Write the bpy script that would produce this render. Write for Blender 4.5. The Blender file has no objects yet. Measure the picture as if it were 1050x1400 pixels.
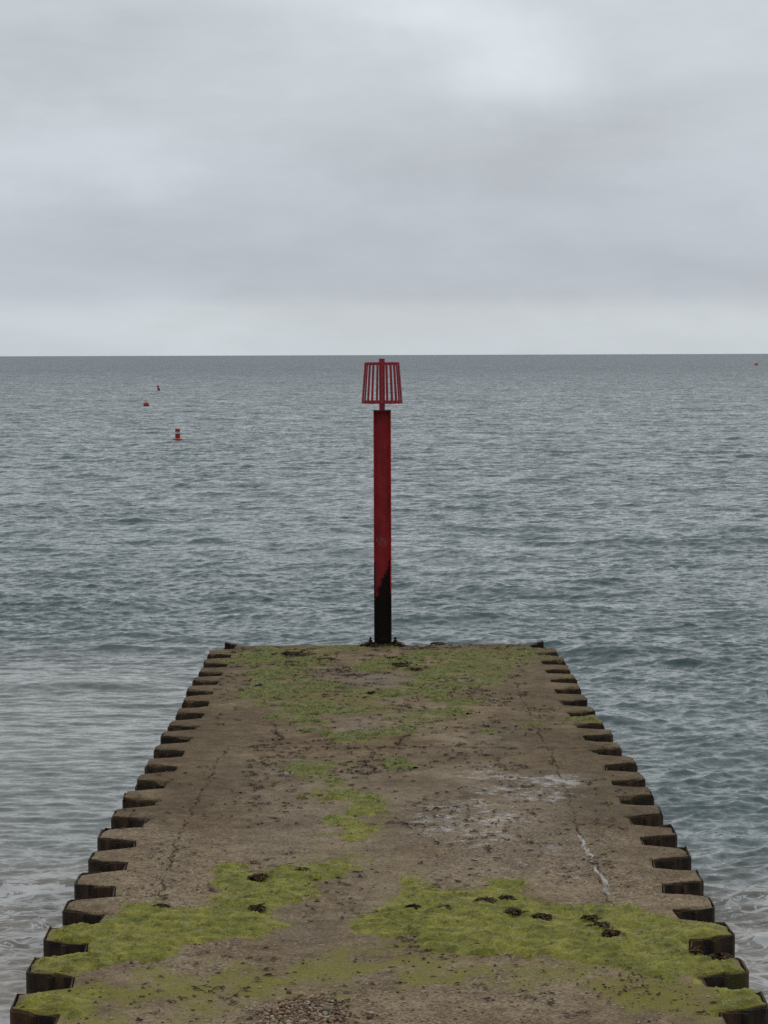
import bpy, math, random
import numpy as np
from mathutils import Vector, Matrix

random.seed(7)
rng = np.random.default_rng(7)
R = math.radians
scene = bpy.context.scene
COL = scene.collection

# ------------------------------------------------------------------ camera
F = 3100.0                 # focal length in photo pixels (1050 wide)
DECK = 1.10                # deck height above the sea
CAMZ = DECK + 4.83
PITCH = math.atan((700 - 484.3) / F)
YAW = math.atan(12 / F)
ROLL = R(0.19)
fw = Vector((math.sin(YAW) * math.cos(PITCH), math.cos(YAW) * math.cos(PITCH), -math.sin(PITCH)))
rt = Vector((math.cos(YAW), -math.sin(YAW), 0))
up = rt.cross(fw)
rt2 = rt * math.cos(ROLL) - up * math.sin(ROLL)
up2 = up * math.cos(ROLL) + rt * math.sin(ROLL)
cam = bpy.data.objects.new('camera', bpy.data.cameras.new('camera'))
COL.objects.link(cam)
M = Matrix((rt2, up2, -fw)).transposed().to_4x4()
M.translation = Vector((0, 0, CAMZ))
cam.matrix_world = M
cam.data.sensor_fit = 'HORIZONTAL'
cam.data.sensor_width = 36
cam.data.lens = F / 1050 * 36
cam.data.clip_start = 0.5
cam.data.clip_end = 60000
scene.camera = cam


def at(px, py, z=DECK):
    """the point of the level plane z that the photo shows at a pixel"""
    d = fw + rt2 * ((px - 525) / F) - up2 * ((py - 700) / F)
    t = (z - CAMZ) / d.z
    return (d.x * t, d.y * t)


# ------------------------------------------------------------------ helpers
def link(name, me, mat=None, parent=None, smooth=False):
    o = bpy.data.objects.new(name, me)
    COL.objects.link(o)
    if mat:
        me.materials.append(mat)
    if parent:
        o.parent = parent
    if smooth:
        me.shade_smooth()
    return o


def mesh_np(name, co, quads, tris=None):
    me = bpy.data.meshes.new(name)
    co = np.asarray(co, np.float32)
    nq = len(quads)
    nt = 0 if tris is None else len(tris)
    me.vertices.add(len(co))
    me.vertices.foreach_set('co', co.ravel())
    idx = np.asarray(quads, np.int32).ravel()
    if nt:
        idx = np.concatenate([idx, np.asarray(tris, np.int32).ravel()])
    me.loops.add(len(idx))
    me.loops.foreach_set('vertex_index', idx)
    me.polygons.add(nq + nt)
    ls = np.concatenate([np.arange(nq) * 4, nq * 4 + np.arange(nt) * 3]).astype(np.int32)
    me.polygons.foreach_set('loop_start', ls)
    me.update(calc_edges=True)
    return me


def attr(me, name, vals):
    a = me.attributes.new(name, 'FLOAT', 'POINT')
    a.data.foreach_set('value', np.asarray(vals, np.float32).ravel())


class MB:
    """collects shapes for one mesh"""
    def __init__(s):
        s.v, s.f = [], []

    def add(s, vs, fs):
        n = len(s.v)
        s.v += [tuple(v) for v in vs]
        s.f += [tuple(i + n for i in f) for f in fs]

    def box(s, x0, x1, y0, y1, z0, z1):
        s.add([(x0, y0, z0), (x1, y0, z0), (x1, y1, z0), (x0, y1, z0), (x0, y0, z1), (x1, y0, z1), (x1, y1, z1), (x0, y1, z1)],
              [(3, 2, 1, 0), (4, 5, 6, 7), (0, 1, 5, 4), (1, 2, 6, 5), (2, 3, 7, 6), (3, 0, 4, 7)])

    def lathe(s, prof, n=24, c=(0, 0, 0)):
        vs = [(c[0] + r * math.cos(2 * math.pi * k / n), c[1] + r * math.sin(2 * math.pi * k / n), c[2] + z) for r, z in prof for k in range(n)]
        m = len(prof)
        fs = [(i * n + k, i * n + (k + 1) % n, (i + 1) * n + (k + 1) % n, (i + 1) * n + k) for i in range(m - 1) for k in range(n)]
        fs += [tuple(reversed(range(n))), tuple((m - 1) * n + k for k in range(n))]
        s.add(vs, fs)

    def build(s, name, mat=None, parent=None, bevel=0, smooth=False):
        me = bpy.data.meshes.new(name)
        me.from_pydata(s.v, [], s.f)
        me.update()
        o = link(name, me, mat, parent, smooth)
        if bevel:
            b = o.modifiers.new('bevel', 'BEVEL')
            b.width = bevel
            b.segments = 2
            b.limit_method = 'ANGLE'
        return o


def empty(name, loc, rz=0):
    o = bpy.data.objects.new(name, None)
    COL.objects.link(o)
    o.location = loc
    o.rotation_euler = (0, 0, rz)
    o.empty_display_size = 0.2
    return o


def tag(o, label=None, cat=None, group=None, kind=None):
    for k, v in (('label', label), ('category', cat), ('group', group), ('kind', kind)):
        if v:
            o[k] = v
    return o


# ------------------------------------------------------------------ noise
_perm = np.random.default_rng(3).permutation(512)
_ang = np.random.default_rng(4).random(512) * 2 * np.pi
_gx, _gy = np.cos(_ang), np.sin(_ang)


def pn(x, y, seed=0):
    x = np.asarray(x, float) + seed * 17.31
    y = np.asarray(y, float) - seed * 9.77
    xi, yi = np.floor(x).astype(np.int64), np.floor(y).astype(np.int64)
    xf, yf = x - xi, y - yi

    def g(i, j, dx, dy):
        h = _perm[(_perm[i & 511] + j) & 511]
        return _gx[h] * dx + _gy[h] * dy
    u = xf * xf * xf * (xf * (xf * 6 - 15) + 10)
    v = yf * yf * yf * (yf * (yf * 6 - 15) + 10)
    a = g(xi, yi, xf, yf) * (1 - u) + g(xi + 1, yi, xf - 1, yf) * u
    b = g(xi, yi + 1, xf, yf - 1) * (1 - u) + g(xi + 1, yi + 1, xf - 1, yf - 1) * u
    return (a * (1 - v) + b * v) * 1.5


def fbm(x, y, octv=4, seed=0):
    s, a = 0, 1.0
    for k in range(octv):
        s = s + a * pn(x * 2 ** k, y * 2 ** k, seed + k)
        a *= 0.5
    return s


def sstep(a, b, x):
    t = np.clip((x - a) / (b - a), 0, 1)
    return t * t * (3 - 2 * t)


def seg_dist(x, y, pts, closed=False):
    d = np.full(x.shape, 1e9)
    n = len(pts)
    for i in range(n if closed else n - 1):
        ax, ay = pts[i]
        bx, by = pts[(i + 1) % n]
        vx, vy = bx - ax, by - ay
        t = np.clip(((x - ax) * vx + (y - ay) * vy) / (vx * vx + vy * vy + 1e-12), 0, 1)
        d = np.minimum(d, np.hypot(x - ax - t * vx, y - ay - t * vy))
    return d


def poly_sdf(x, y, pts):
    """positive inside"""
    d = seg_dist(x, y, pts, True)
    ins = np.zeros(x.shape, bool)
    n = len(pts)
    for i in range(n):
        ax, ay = pts[i]
        bx, by = pts[(i + 1) % n]
        if ay == by:
            continue
        c = ((ay > y) != (by > y)) & (x < (bx - ax) * (y - ay) / (by - ay) + ax)
        ins ^= c
    return np.where(ins, d, -d)


# ------------------------------------------------------------------ node helpers
class NT:
    def __init__(s, nt):
        s.nt = nt
        nt.nodes.clear()

    def n(s, t, _props=None, **ins):
        nd = s.nt.nodes.new(t)
        for k, v in (_props or {}).items():
            setattr(nd, k, v)
        for k, v in ins.items():
            key = int(k[1:]) if k[0] == 'i' and k[1:].isdigit() else k.replace('_', ' ')
            s.put(nd.inputs[key], v)
        return nd

    def put(s, inp, v):
        if isinstance(v, bpy.types.NodeSocket):
            s.nt.links.new(v, inp)
        elif isinstance(v, bpy.types.Node):
            s.nt.links.new(v.outputs[0], inp)
        elif isinstance(v, (tuple, list)) and len(v) == 3 and inp.type == 'RGBA':
            inp.default_value = (*v, 1)
        else:
            inp.default_value = v

    def math(s, op, a, b=0.0, c=0.0, clamp=False):
        nd = s.n('ShaderNodeMath', dict(operation=op, use_clamp=clamp))
        s.put(nd.inputs[0], a)
        s.put(nd.inputs[1], b)
        s.put(nd.inputs[2], c)
        return nd.outputs[0]

    def mix(s, f, a, b, mode='MIX'):
        nd = s.nt.nodes.new('ShaderNodeMix')
        nd.data_type = 'RGBA'
        nd.blend_type = mode
        nd.clamp_factor = True
        s.put(nd.inputs[0], f)
        s.put(nd.inputs[6], a)
        s.put(nd.inputs[7], b)
        return nd.outputs[2]

    def ramp(s, f, a, b, lo=0.0, hi=1.0):
        nd = s.n('ShaderNodeMapRange', dict(interpolation_type='SMOOTHSTEP'))
        s.put(nd.inputs[0], f)
        for i, v in ((1, a), (2, b), (3, lo), (4, hi)):
            s.put(nd.inputs[i], v)
        return nd.outputs[0]

    def noise(s, vec, scale, detail=4.0, rough=0.55, stretch=None, dist=0.0):
        if stretch:
            vec = s.n('ShaderNodeVectorMath', dict(operation='MULTIPLY'), i0=vec, i1=Vector(stretch)).outputs[0]
        nd = s.n('ShaderNodeTexNoise', None, Vector=vec, Scale=scale, Detail=detail, Roughness=rough, Distortion=dist)
        return nd.outputs[0]

    def attr(s, name):
        return s.n('ShaderNodeAttribute', dict(attribute_name=name)).outputs['Fac']


def material(name):
    m = bpy.data.materials.new(name)
    m.use_nodes = True
    t = NT(m.node_tree)
    out = t.n('ShaderNodeOutputMaterial')
    bs = t.n('ShaderNodeBsdfPrincipled')
    m.node_tree.links.new(bs.outputs[0], out.inputs[0])
    co = t.n('ShaderNodeTexCoord').outputs['Object']
    return m, t, bs, co


# ------------------------------------------------------------------ materials
def mat_concrete():
    m, t, b, co = material('concrete')
    big = t.noise(co, 0.8, 5, 0.6)
    mid = t.noise(co, 5, 5, 0.65, dist=0.4)
    fine = t.noise(co, 45, 4, 0.7)
    edge, gravel, wet, film, crack, stain, crust = (t.attr(n) for n in ('edge', 'gravel', 'wet', 'film', 'crack', 'stain', 'crust'))
    c = t.mix(t.ramp(big, .36, .66), (.146, .098, .052), (.262, .196, .124))
    c = t.mix(t.math('MULTIPLY', edge, .85), c, (.100, .069, .036))
    c = t.mix(t.math('MULTIPLY', gravel, .45), c, (.245, .185, .120))
    c = t.mix(1.0, c, t.mix(t.ramp(mid, .3, .7), (.68, .66, .64), (1.24, 1.24, 1.22)), 'MULTIPLY')
    c = t.mix(1.0, c, t.mix(t.ramp(fine, .3, .7), (.62, .60, .58), (1.3, 1.3, 1.3)), 'MULTIPLY')
    v1 = t.n('ShaderNodeTexVoronoi', None, Vector=co, Scale=42.0)
    v2 = t.n('ShaderNodeTexVoronoi', None, Vector=co, Scale=95.0)
    s1 = t.n('ShaderNodeSeparateColor', None, Color=v1.outputs['Color'])
    s2 = t.n('ShaderNodeSeparateColor', None, Color=v2.outputs['Color'])
    light = t.math('MAXIMUM', t.ramp(s1.outputs[0], .78, .95), t.math('MULTIPLY', t.ramp(s2.outputs[0], .6, .95), .7))
    c = t.mix(t.math('MULTIPLY', light, t.math('MULTIPLY_ADD', gravel, .55, .05)), c, (.42, .33, .23))
    dk = t.ramp(s1.outputs[1], .72, .95)
    c = t.mix(t.math('MULTIPLY', dk, t.math('MULTIPLY_ADD', gravel, .55, .12)), c, (.055, .038, .026))
    c = t.mix(t.math('MULTIPLY', wet, .55), c, t.mix(1.0, c, (.50, .50, .51), 'MULTIPLY'))
    sn = t.noise(co, 7, 6, 0.7)
    sn2 = t.noise(co, 60, 3, 0.6)
    sf = t.ramp(t.math('ADD', stain, t.math('MULTIPLY_ADD', sn, 1.0, t.math('MULTIPLY_ADD', sn2, .4, -.7))), .22, .95)
    c = t.mix(t.math('MULTIPLY', t.math('MULTIPLY', sf, t.ramp(stain, .02, .15)), .9), c, t.mix(t.ramp(sn2, .3, .7), (.135, .128, .018), (.235, .212, .046)))
    c = t.mix(t.math('MULTIPLY', crack, .9), c, (.03, .022, .014))
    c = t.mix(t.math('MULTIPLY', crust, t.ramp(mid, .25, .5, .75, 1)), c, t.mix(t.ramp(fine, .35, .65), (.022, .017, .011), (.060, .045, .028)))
    # thin standing film of water in the low spots
    fn = t.noise(co, 8, 5, 0.7, stretch=(.6, .7, 1))
    fn2 = t.noise(co, 40, 4, 0.65, stretch=(.4, 1, 1))
    fv = t.math('ADD', film, t.math('MULTIPLY_ADD', fn, 1.0, t.math('MULTIPLY_ADD', fn2, .9, -.97)))
    ff = t.math('MULTIPLY', t.ramp(fv, .50, .76, 0, .8), t.ramp(film, .02, .2))
    c = t.mix(t.math('MULTIPLY', ff, .4), c, (.10, .085, .07))
    rough = t.n('ShaderNodeMix', dict(data_type='FLOAT'), i0=wet, i2=.93, i3=.6).outputs[0]
    rough = t.n('ShaderNodeMix', dict(data_type='FLOAT'), i0=ff, i2=rough, i3=.14).outputs[0]
    h = t.math('ADD', t.math('MULTIPLY', fine, .5), t.math('MULTIPLY_ADD', v1.outputs['Distance'], -.7, mid))
    bp = t.n('ShaderNodeBump', None, Strength=t.math('MULTIPLY_ADD', ff, -.68, .7), Distance=.012, Height=h)
    t.put(b.inputs['Base Color'], c)
    t.put(b.inputs['Roughness'], rough)
    t.put(b.inputs['Normal'], bp.outputs[0])
    t.put(b.inputs['Specular IOR Level'], t.math('MULTIPLY_ADD', ff, .65, .13))
    return m


def mat_steel(green=0.0):
    m, t, b, co = material('rusty_pile_steel')
    rnd = t.n('ShaderNodeObjectInfo').outputs['Random']
    n = t.noise(co, 6, 6, .7)
    n2 = t.noise(co, 30, 4, .6)
    drip = t.noise(co, 9, 4, .6, stretch=(1, 1, .12))
    c = t.mix(t.ramp(n, .4, .68), (.016, .0125, .0105), (.052, .031, .019))
    c = t.mix(t.math('MULTIPLY', t.ramp(t.math('MULTIPLY_ADD', rnd, .16, drip), .55, .74), .75), c, (.105, .052, .024))
    c = t.mix(t.math('MULTIPLY', t.ramp(n2, .55, .75), .5), c, (.012, .010, .009))
    g = t.noise(co, 4.5, 4, .6, stretch=(1, 1, .2))
    c = t.mix(t.math('MULTIPLY', t.ramp(g, .66 - .45 * green, .78 - .35 * green), .75), c, t.mix(n2, (.03, .034, .006), (.075, .078, .014)))
    t.put(b.inputs['Base Color'], c)
    b.inputs['Roughness'].default_value = .8
    b.inputs['Specular IOR Level'].default_value = .25
    bp = t.n('ShaderNodeBump', None, Strength=.8, Distance=.02, Height=t.math('ADD', n, t.math('MULTIPLY', n2, .5)))
    t.put(b.inputs['Normal'], bp.outputs[0])
    return m


def mat_algae():
    m, t, b, co = material('green_algae')
    n = t.noise(co, 3.2, 5, .6)
    n2 = t.noise(co, 26, 5, .7, stretch=(1, 1.7, 1), dist=1.2)
    n3 = t.noise(co, 110, 3, .7)
    far = t.attr('cool')
    c = t.mix(t.ramp(n, .35, .65), (.180, .186, .016), (.275, .260, .040))
    c = t.mix(t.math('MULTIPLY', far, .75), c, t.mix(n, (.108, .125, .024), (.180, .188, .050)))
    c = t.mix(1.0, c, t.mix(t.ramp(t.math('MULTIPLY_ADD', t.noise(co, 8, 4, .6, stretch=(.7, 1.2, 1)), .6, t.math('MULTIPLY', n2, .4)), .36, .62), (.55, .54, .5), (1.30, 1.26, 1.2)), 'MULTIPLY')
    c = t.mix(1.0, c, t.mix(t.ramp(n3, .3, .7), (.72, .72, .72), (1.22, 1.22, 1.22)), 'MULTIPLY')
    c = t.mix(t.ramp(t.noise(co, 14, 4, .65), .62, .74, 0, .5), c, (.075, .058, .022))
    t.put(b.inputs['Base Color'], c)
    b.inputs['Roughness'].default_value = .65
    b.inputs['Specular IOR Level'].default_value = .3
    bp = t.n('ShaderNodeBump', None, Strength=.9, Distance=.02, Height=t.math('MULTIPLY_ADD', n3, .35, n2))
    t.put(b.inputs['Normal'], bp.outputs[0])
    return m


def mat_simple(name, col, rough=.6, var=.35, scale=12., spec=.35, bump=.3, dist=.004):
    m, t, b, co = material(name)
    n = t.noise(co, scale, 5, .65)
    lo = tuple(v * (1 - var) for v in col)
    hi = tuple(min(1, v * (1 + var)) for v in col)
    t.put(b.inputs['Base Color'], t.mix(t.ramp(n, .3, .7), lo, hi))
    b.inputs['Roughness'].default_value = rough
    b.inputs['Specular IOR Level'].default_value = spec
    bp = t.n('ShaderNodeBump', None, Strength=bump, Distance=dist, Height=n)
    t.put(b.inputs['Normal'], bp.outputs[0])
    return m


def mat_post():
    m, t, b, co = material('weathered_red_paint')
    sx = t.n('ShaderNodeSeparateXYZ', None, Vector=co)
    x, z = sx.outputs[0], sx.outputs[2]
    n = t.noise(co, 5, 5, .65)
    n2 = t.noise(co, 28, 4, .7)
    run = t.noise(co, 11, 4, .6, stretch=(1, 1, .1))
    c = t.mix(t.ramp(n, .35, .68), (.370, .018, .028), (.470, .034, .046))
    c = t.mix(t.math('MULTIPLY', t.ramp(run, .48, .72), .6), c, (.120, .016, .016))
    c = t.mix(t.math('MULTIPLY', t.ramp(n2, .62, .75), .4), c, (.05, .02, .014))
    # tide and weed line: climbs towards the right of the web
    lim = t.math('MULTIPLY_ADD', x, 2.6, 1.13)
    lim = t.math('ADD', lim, t.math('MULTIPLY_ADD', n, .7, t.math('MULTIPLY_ADD', n2, .25, -.47)))
    flange = t.ramp(t.math('ABSOLUTE', x), .118, .128)
    lim = t.math('MULTIPLY_ADD', flange, t.math('MULTIPLY', x, -4.2), lim)
    dk = t.ramp(t.math('SUBTRACT', lim, z), -.05, .06)
    dcol = t.mix(t.ramp(n2, .35, .7), (.009, .008, .007), (.026, .014, .010))
    rustb = t.ramp(z, .0, .25, .5, 0)
    dcol = t.mix(t.math('MULTIPLY', rustb, t.ramp(n, .4, .6)), dcol, (.07, .04, .018))
    c = t.mix(dk, c, dcol)
    t.put(b.inputs['Base Color'], c)
    t.put(b.inputs['Roughness'], t.ramp(dk, 0, 1, .5, .85))
    b.inputs['Specular IOR Level'].default_value = .3
    bp = t.n('ShaderNodeBump', None, Strength=.35, Distance=.006, Height=t.math('ADD', n, n2))
    t.put(b.inputs['Normal'], bp.outputs[0])
    return m


def mat_pebbles():
    m, t, b, co = material('flint_pebbles')
    g = t.n('ShaderNodeNewGeometry').outputs['Random Per Island']
    r = t.n('ShaderNodeValToRGB', None, Fac=g)
    cr = r.color_ramp
    cr.interpolation = 'CONSTANT'
    cols = [(.20, .115, .058), (.30, .19, .105), (.34, .24, .145), (.13, .08, .05), (.21, .165, .12), (.34, .25, .16), (.40, .34, .26), (.07, .05, .035), (.19, .105, .05), (.16, .115, .075)]
    while len(cr.elements) < len(cols):
        cr.elements.new(.5)
    for i, c in enumerate(cols):
        cr.elements[i].position = i / len(cols)
        cr.elements[i].color = (*c, 1)
    n = t.noise(co, 70, 4, .6)
    c = t.mix(1.0, r.outputs[0], t.mix(n, (.7, .7, .7), (1.2, 1.2, 1.2)), 'MULTIPLY')
    t.put(b.inputs['Base Color'], c)
    b.inputs['Roughness'].default_value = .75
    b.inputs['Specular IOR Level'].default_value = .2
    return m


def mat_sea():
    m, t, b, co = material('sea_water')
    foam_a, sand, calm = t.attr('foam'), t.attr('sand'), t.attr('calm')
    big = t.noise(co, .05, 4, .6, stretch=(.35, 1, 1))
    c = t.mix(t.ramp(big, .35, .65), (.056, .090, .096), (.072, .112, .114))
    c = t.mix(t.attr('offshore'), c, (.040, .078, .098))
    c = t.mix(sand, c, (.190, .165, .135))
    # lace of foam
    wv = t.n('ShaderNodeTexNoise', None, Vector=co, Scale=.9, Detail=3.0)
    wc = t.n('ShaderNodeVectorMath', dict(operation='MULTIPLY_ADD'), i0=wv.outputs['Color'], i1=Vector((1.1, 1.1, 0)), i2=co).outputs[0]
    l1 = t.noise(wc, 1.1, 3, .55, stretch=(.55, 1, 1), dist=.8)
    l2 = t.noise(wc, 3.4, 3, .6, stretch=(.6, 1, 1), dist=1.0)
    fn = t.noise(co, 2.2, 5, .7, stretch=(.5, 1, 1))
    a1 = t.ramp(t.math('ABSOLUTE', t.math('SUBTRACT', l1, .5)), .0, .045, 1, 0)
    a2 = t.ramp(t.math('ABSOLUTE', t.math('SUBTRACT', l2, .5)), .0, .05, 1, 0)
    lace = t.math('MAXIMUM', a1, t.math('MULTIPLY', a2, .75))
    fv = t.math('MULTIPLY', t.math('ADD', t.math('MULTIPLY', lace, .75), t.math('MULTIPLY_ADD', fn, 1.1, -.4)), foam_a)
    fv = t.math('ADD', fv, t.ramp(foam_a, 1.0, 1.7, 0, .35))
    ff = t.ramp(fv, .36, .72)
    c = t.mix(t.math('MULTIPLY', ff, .85), c, (.56, .56, .55))
    # ripples
    # facets of the small chop, as slopes rather than heights so that they keep their tilt far out
    geo = t.n('ShaderNodeNewGeometry').outputs['Normal']
    acc = geo
    k_all = t.math('MULTIPLY_ADD', calm, -.4, 1.0)
    for sc, det, st, amt in ((.30, 5, (.5, 1, 1), .40), (2.4, 6, (.5, 1, 1), .95), (7.0, 4, (.5, 1, 1), .90), (24.0, 3, (.6, 1, 1), .60)):
        vec = t.n('ShaderNodeVectorMath', dict(operation='MULTIPLY'), i0=co, i1=Vector(st)).outputs[0]
        nc = t.n('ShaderNodeTexNoise', None, Vector=vec, Scale=sc, Detail=float(det), Roughness=.62, Distortion=.3).outputs['Color']
        dv = t.n('ShaderNodeVectorMath', dict(operation='MULTIPLY_ADD'), i0=nc, i1=Vector((amt, amt, 0)), i2=Vector((-amt / 2, -amt / 2, 0))).outputs[0]
        dv = t.n('ShaderNodeVectorMath', dict(operation='SCALE'), i0=dv, Scale=k_all).outputs[0]
        acc = t.n('ShaderNodeVectorMath', dict(operation='ADD'), i0=acc, i1=dv).outputs[0]
    # far out only the sides of the chop that face the shore show above one another
    lean = t.n('ShaderNodeVectorMath', dict(operation='SCALE'), i0=Vector((0, -.33, 0)), Scale=t.math('MULTIPLY_ADD', t.attr('offshore'), .70, .30)).outputs[0]
    acc = t.n('ShaderNodeVectorMath', dict(operation='ADD'), i0=acc, i1=lean).outputs[0]
    bp = t.n('ShaderNodeVectorMath', dict(operation='NORMALIZE'), i0=acc)
    t.put(b.inputs['Base Color'], c)
    t.put(b.inputs['Roughness'], t.ramp(ff, 0, 1, .10, .7))
    b.inputs['IOR'].default_value = 1.33
    t.put(b.inputs['Normal'], bp.outputs[0])
    return m


M_CONC = mat_concrete()
M_STEEL = mat_steel(0.0)
M_STEELG = mat_steel(.45)
M_ALGAE = mat_algae()
M_POST = mat_post()
M_RED = mat_simple('red_paint_cage', (.34, .026, .038), .5, .35, 18)
M_CAP = mat_simple('brown_rusted_cap', (.055, .028, .022), .75, .5, 20)
M_DARK = mat_simple('weedy_dark_iron', (.014, .012, .009), .75, .5, 20, bump=.8, dist=.01)
M_WEED = mat_simple('brown_seaweed', (.078, .052, .027), .7, .6, 16, spec=.12)
M_SCRAP = mat_simple('dried_seaweed', (.095, .066, .037), .7, .55, 5)
M_SCRATCH = mat_simple('bare_scratched_metal', (.27, .20, .20), .7, .4, 60)
M_BUOYR = mat_simple('red_buoy_plastic', (.34, .035, .030), .45, .2, 5)
M_BUOYP = mat_simple('pink_red_buoy_plastic', (.36, .055, .065), .5, .2, 5)
M_BUOYO = mat_simple('orange_buoy_plastic', (.56, .105, .035), .45, .2, 5)
M_BUOYW = mat_simple('white_buoy_band', (.55, .55, .57), .5, .15, 5)
M_STONE = mat_simple('dark_stone', (.022, .021, .024), .5, .4, 25)
M_PEB = mat_pebbles()
M_SEA = mat_sea()
M_SAND = mat_simple('wet_sand', (.20, .165, .12), .6, .25, 2)

# ------------------------------------------------------------------ the groyne's outline
LT = [(16.8, 1378), (40.8, 1325.8), (62.5, 1283), (89, 1243), (105.5, 1205.5), (124, 1175), (136, 1145.5), (155, 1115.5), (170, 1090), (187, 1066.7),
      (200.7, 1045), (212.4, 1023.8), (222, 1003.8), (231.7, 990), (242, 972.9), (250.6, 957), (256.8, 943), (265, 930), (272.9, 917), (280, 904), (285, 893)]
RT = [(1048, 1375), (1020, 1328), (1000.5, 1276), (974, 1237.5), (958.5, 1203), (941.8, 1169.5), (923.5, 1140.8), (903.5, 1110.8), (890.6, 1084), (879, 1063),
      (869, 1041), (847.4, 1021.4), (835.4, 1002.9), (825, 988), (811.4, 970), (801.4, 954), (792, 938.6), (786.5, 925.7), (778.6, 913.5), (771.4, 901), (762, 892)]
DEPTH, SLANT, FLAT = .38, .15, .34


def teeth(lst):
    p = [at(*q) for q in lst]
    n = np.arange(len(p))
    ys = np.array([q[1] for q in p])
    k = np.polyfit(n, ys, 1)
    ys = .6 * ys + .4 * np.polyval(k, n)
    t = [(p[i][0], ys[i]) for i in n]
    pre = [(t[0][0], t[0][1] - k[0] * j) for j in range(6, 0, -1)]
    return pre + t


TL, TR = teeth(LT), teeth(RT)
NEX = 6
YEND = at(525, 882)[1]
YBEG = TL[0][1] - .5


def outline(T, s):
    ys, xs = [YBEG - 5], [T[0][0] - s * DEPTH]
    for i, (x, y) in enumerate(T):
        xi = x - s * DEPTH
        ys += [y - SLANT, y, y + FLAT, y + FLAT + SLANT]
        xs += [xi, x, x, xi]
    ys.append(YEND + 5)
    xs.append(xs[-1])
    return np.array(ys), np.array(xs)


OLy, OLx = outline(TL, -1)
ORy, ORx = outline(TR, 1)


def wl(y):
    return np.interp(y, OLy, OLx)


def wr(y):
    return np.interp(y, ORy, ORx)


def deck_z(x, y):
    z = DECK + .016 * fbm(x * .35, y * .35, 3, 11) + .006 * fbm(x * 2.2, y * 2.2, 3, 15)
    e = np.minimum(x - wl(y), wr(y) - x)
    z = z - .030 * sstep(.05, 0, e) * np.clip(.25 + 1.1 * fbm(x * 3.5, y * 3.5, 3, 21), 0.05, 1)
    z = z - .06 * sstep(.09, .0, e) * sstep(.35, .8, fbm(x * 4.5, y * 4.5, 2, 27))
    return z


# masks drawn on the deck: polygon in photo pixels -> the deck plane, strength, feather (m), wobble (m)
ALG = [
    ([(298, 1196), (318, 1188), (400, 1186), (440, 1180), (486, 1170), (470, 1190), (436, 1212), (395, 1234), (380, 1262), (330, 1285), (270, 1292), (215, 1302), (165, 1322), (100, 1330), (30, 1335), (40, 1312), (95, 1300), (55, 1282), (85, 1262), (135, 1256), (205, 1240), (250, 1242), (312, 1222)], 1.0),
    ([(498, 1262), (525, 1240), (552, 1230), (548, 1212), (580, 1205), (598, 1214), (640, 1222), (672, 1214), (668, 1204), (700, 1202), (724, 1214), (712, 1226), (750, 1234), (830, 1240), (900, 1258), (965, 1262), (1010, 1268), (1012, 1296), (960, 1300), (1030, 1325), (1060, 1365), (1060, 1400), (985, 1372), (960, 1345), (870, 1330), (810, 1312), (730, 1304), (650, 1300), (560, 1288), (510, 1281)], 1.0),
    ([(20, 1368), (60, 1356), (110, 1358), (140, 1366), (95, 1385), (20, 1392)], .95),
    ([(398, 1046), (420, 1042), (462, 1041), (476, 1046), (452, 1054), (450, 1062), (420, 1058), (404, 1054)], 1.0),
    ([(437, 1069), (452, 1064), (478, 1068), (466, 1074), (448, 1079)], .85),
    ([(430, 1087), (460, 1082), (498, 1084), (527, 1092), (520, 1104), (494, 1114), (474, 1104), (480, 1093)], 1.0),
    ([(436, 1138), (462, 1132), (452, 1120), (480, 1116), (506, 1122), (516, 1142), (480, 1146)], .8),
    ([(526, 1044), (545, 1037), (557, 1040), (556, 1048), (540, 1049)], .75),
    # the far, patchy carpet
    ([(300, 893), (360, 886), (500, 884), (560, 890), (700, 884), (752, 888), (740, 902), (700, 915), (690, 935), (640, 950), (660, 962), (640, 974), (600, 985), (575, 998), (515, 1017), (490, 1018), (470, 1010), (440, 1001), (395, 985), (375, 970), (330, 968), (330, 945), (350, 925), (320, 905)], .50),
    ([(425, 995), (470, 1000), (500, 992), (540, 996), (590, 985), (570, 998), (520, 1008), (514, 1017), (490, 1019), (465, 1011)], .75),
    ([(400, 955), (440, 950), (480, 958), (560, 962), (630, 968), (600, 982), (520, 985), (470, 978), (420, 988), (396, 984)], .45),
    ([(355, 978), (395, 975), (400, 983), (372, 982)], .7),
    ([(430, 905), (470, 897), (540, 898), (620, 900), (640, 925), (620, 950), (560, 950), (520, 945), (560, 935), (555, 920), (470, 912)], .35),
    ([(330, 905), (380, 898), (450, 905), (430, 918), (370, 915)], .40),
    ([(610, 890), (680, 888), (672, 908), (620, 905)], .35),
    ([(700, 892), (758, 893), (770, 905), (730, 902)], .45),
    ([(655, 905), (690, 903), (715, 920), (680, 922)], .25),
    ([(660, 998), (706, 995), (702, 1002), (668, 1003)], .5),
    ([(725, 983), (745, 984), (742, 990), (726, 989)], .6),
    ([(780, 975), (835, 982), (828, 992), (790, 990)], .6),
    ([(285, 893), (330, 893), (330, 905), (285, 900)], .55),
    ([(280, 900), (320, 903), (316, 912), (280, 910)], .35),
    ([(765, 918), (790, 925), (785, 935), (765, 928)], .4),
    ([(205, 1238), (235, 1228), (232, 1240), (212, 1248)], .6),
]
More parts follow.
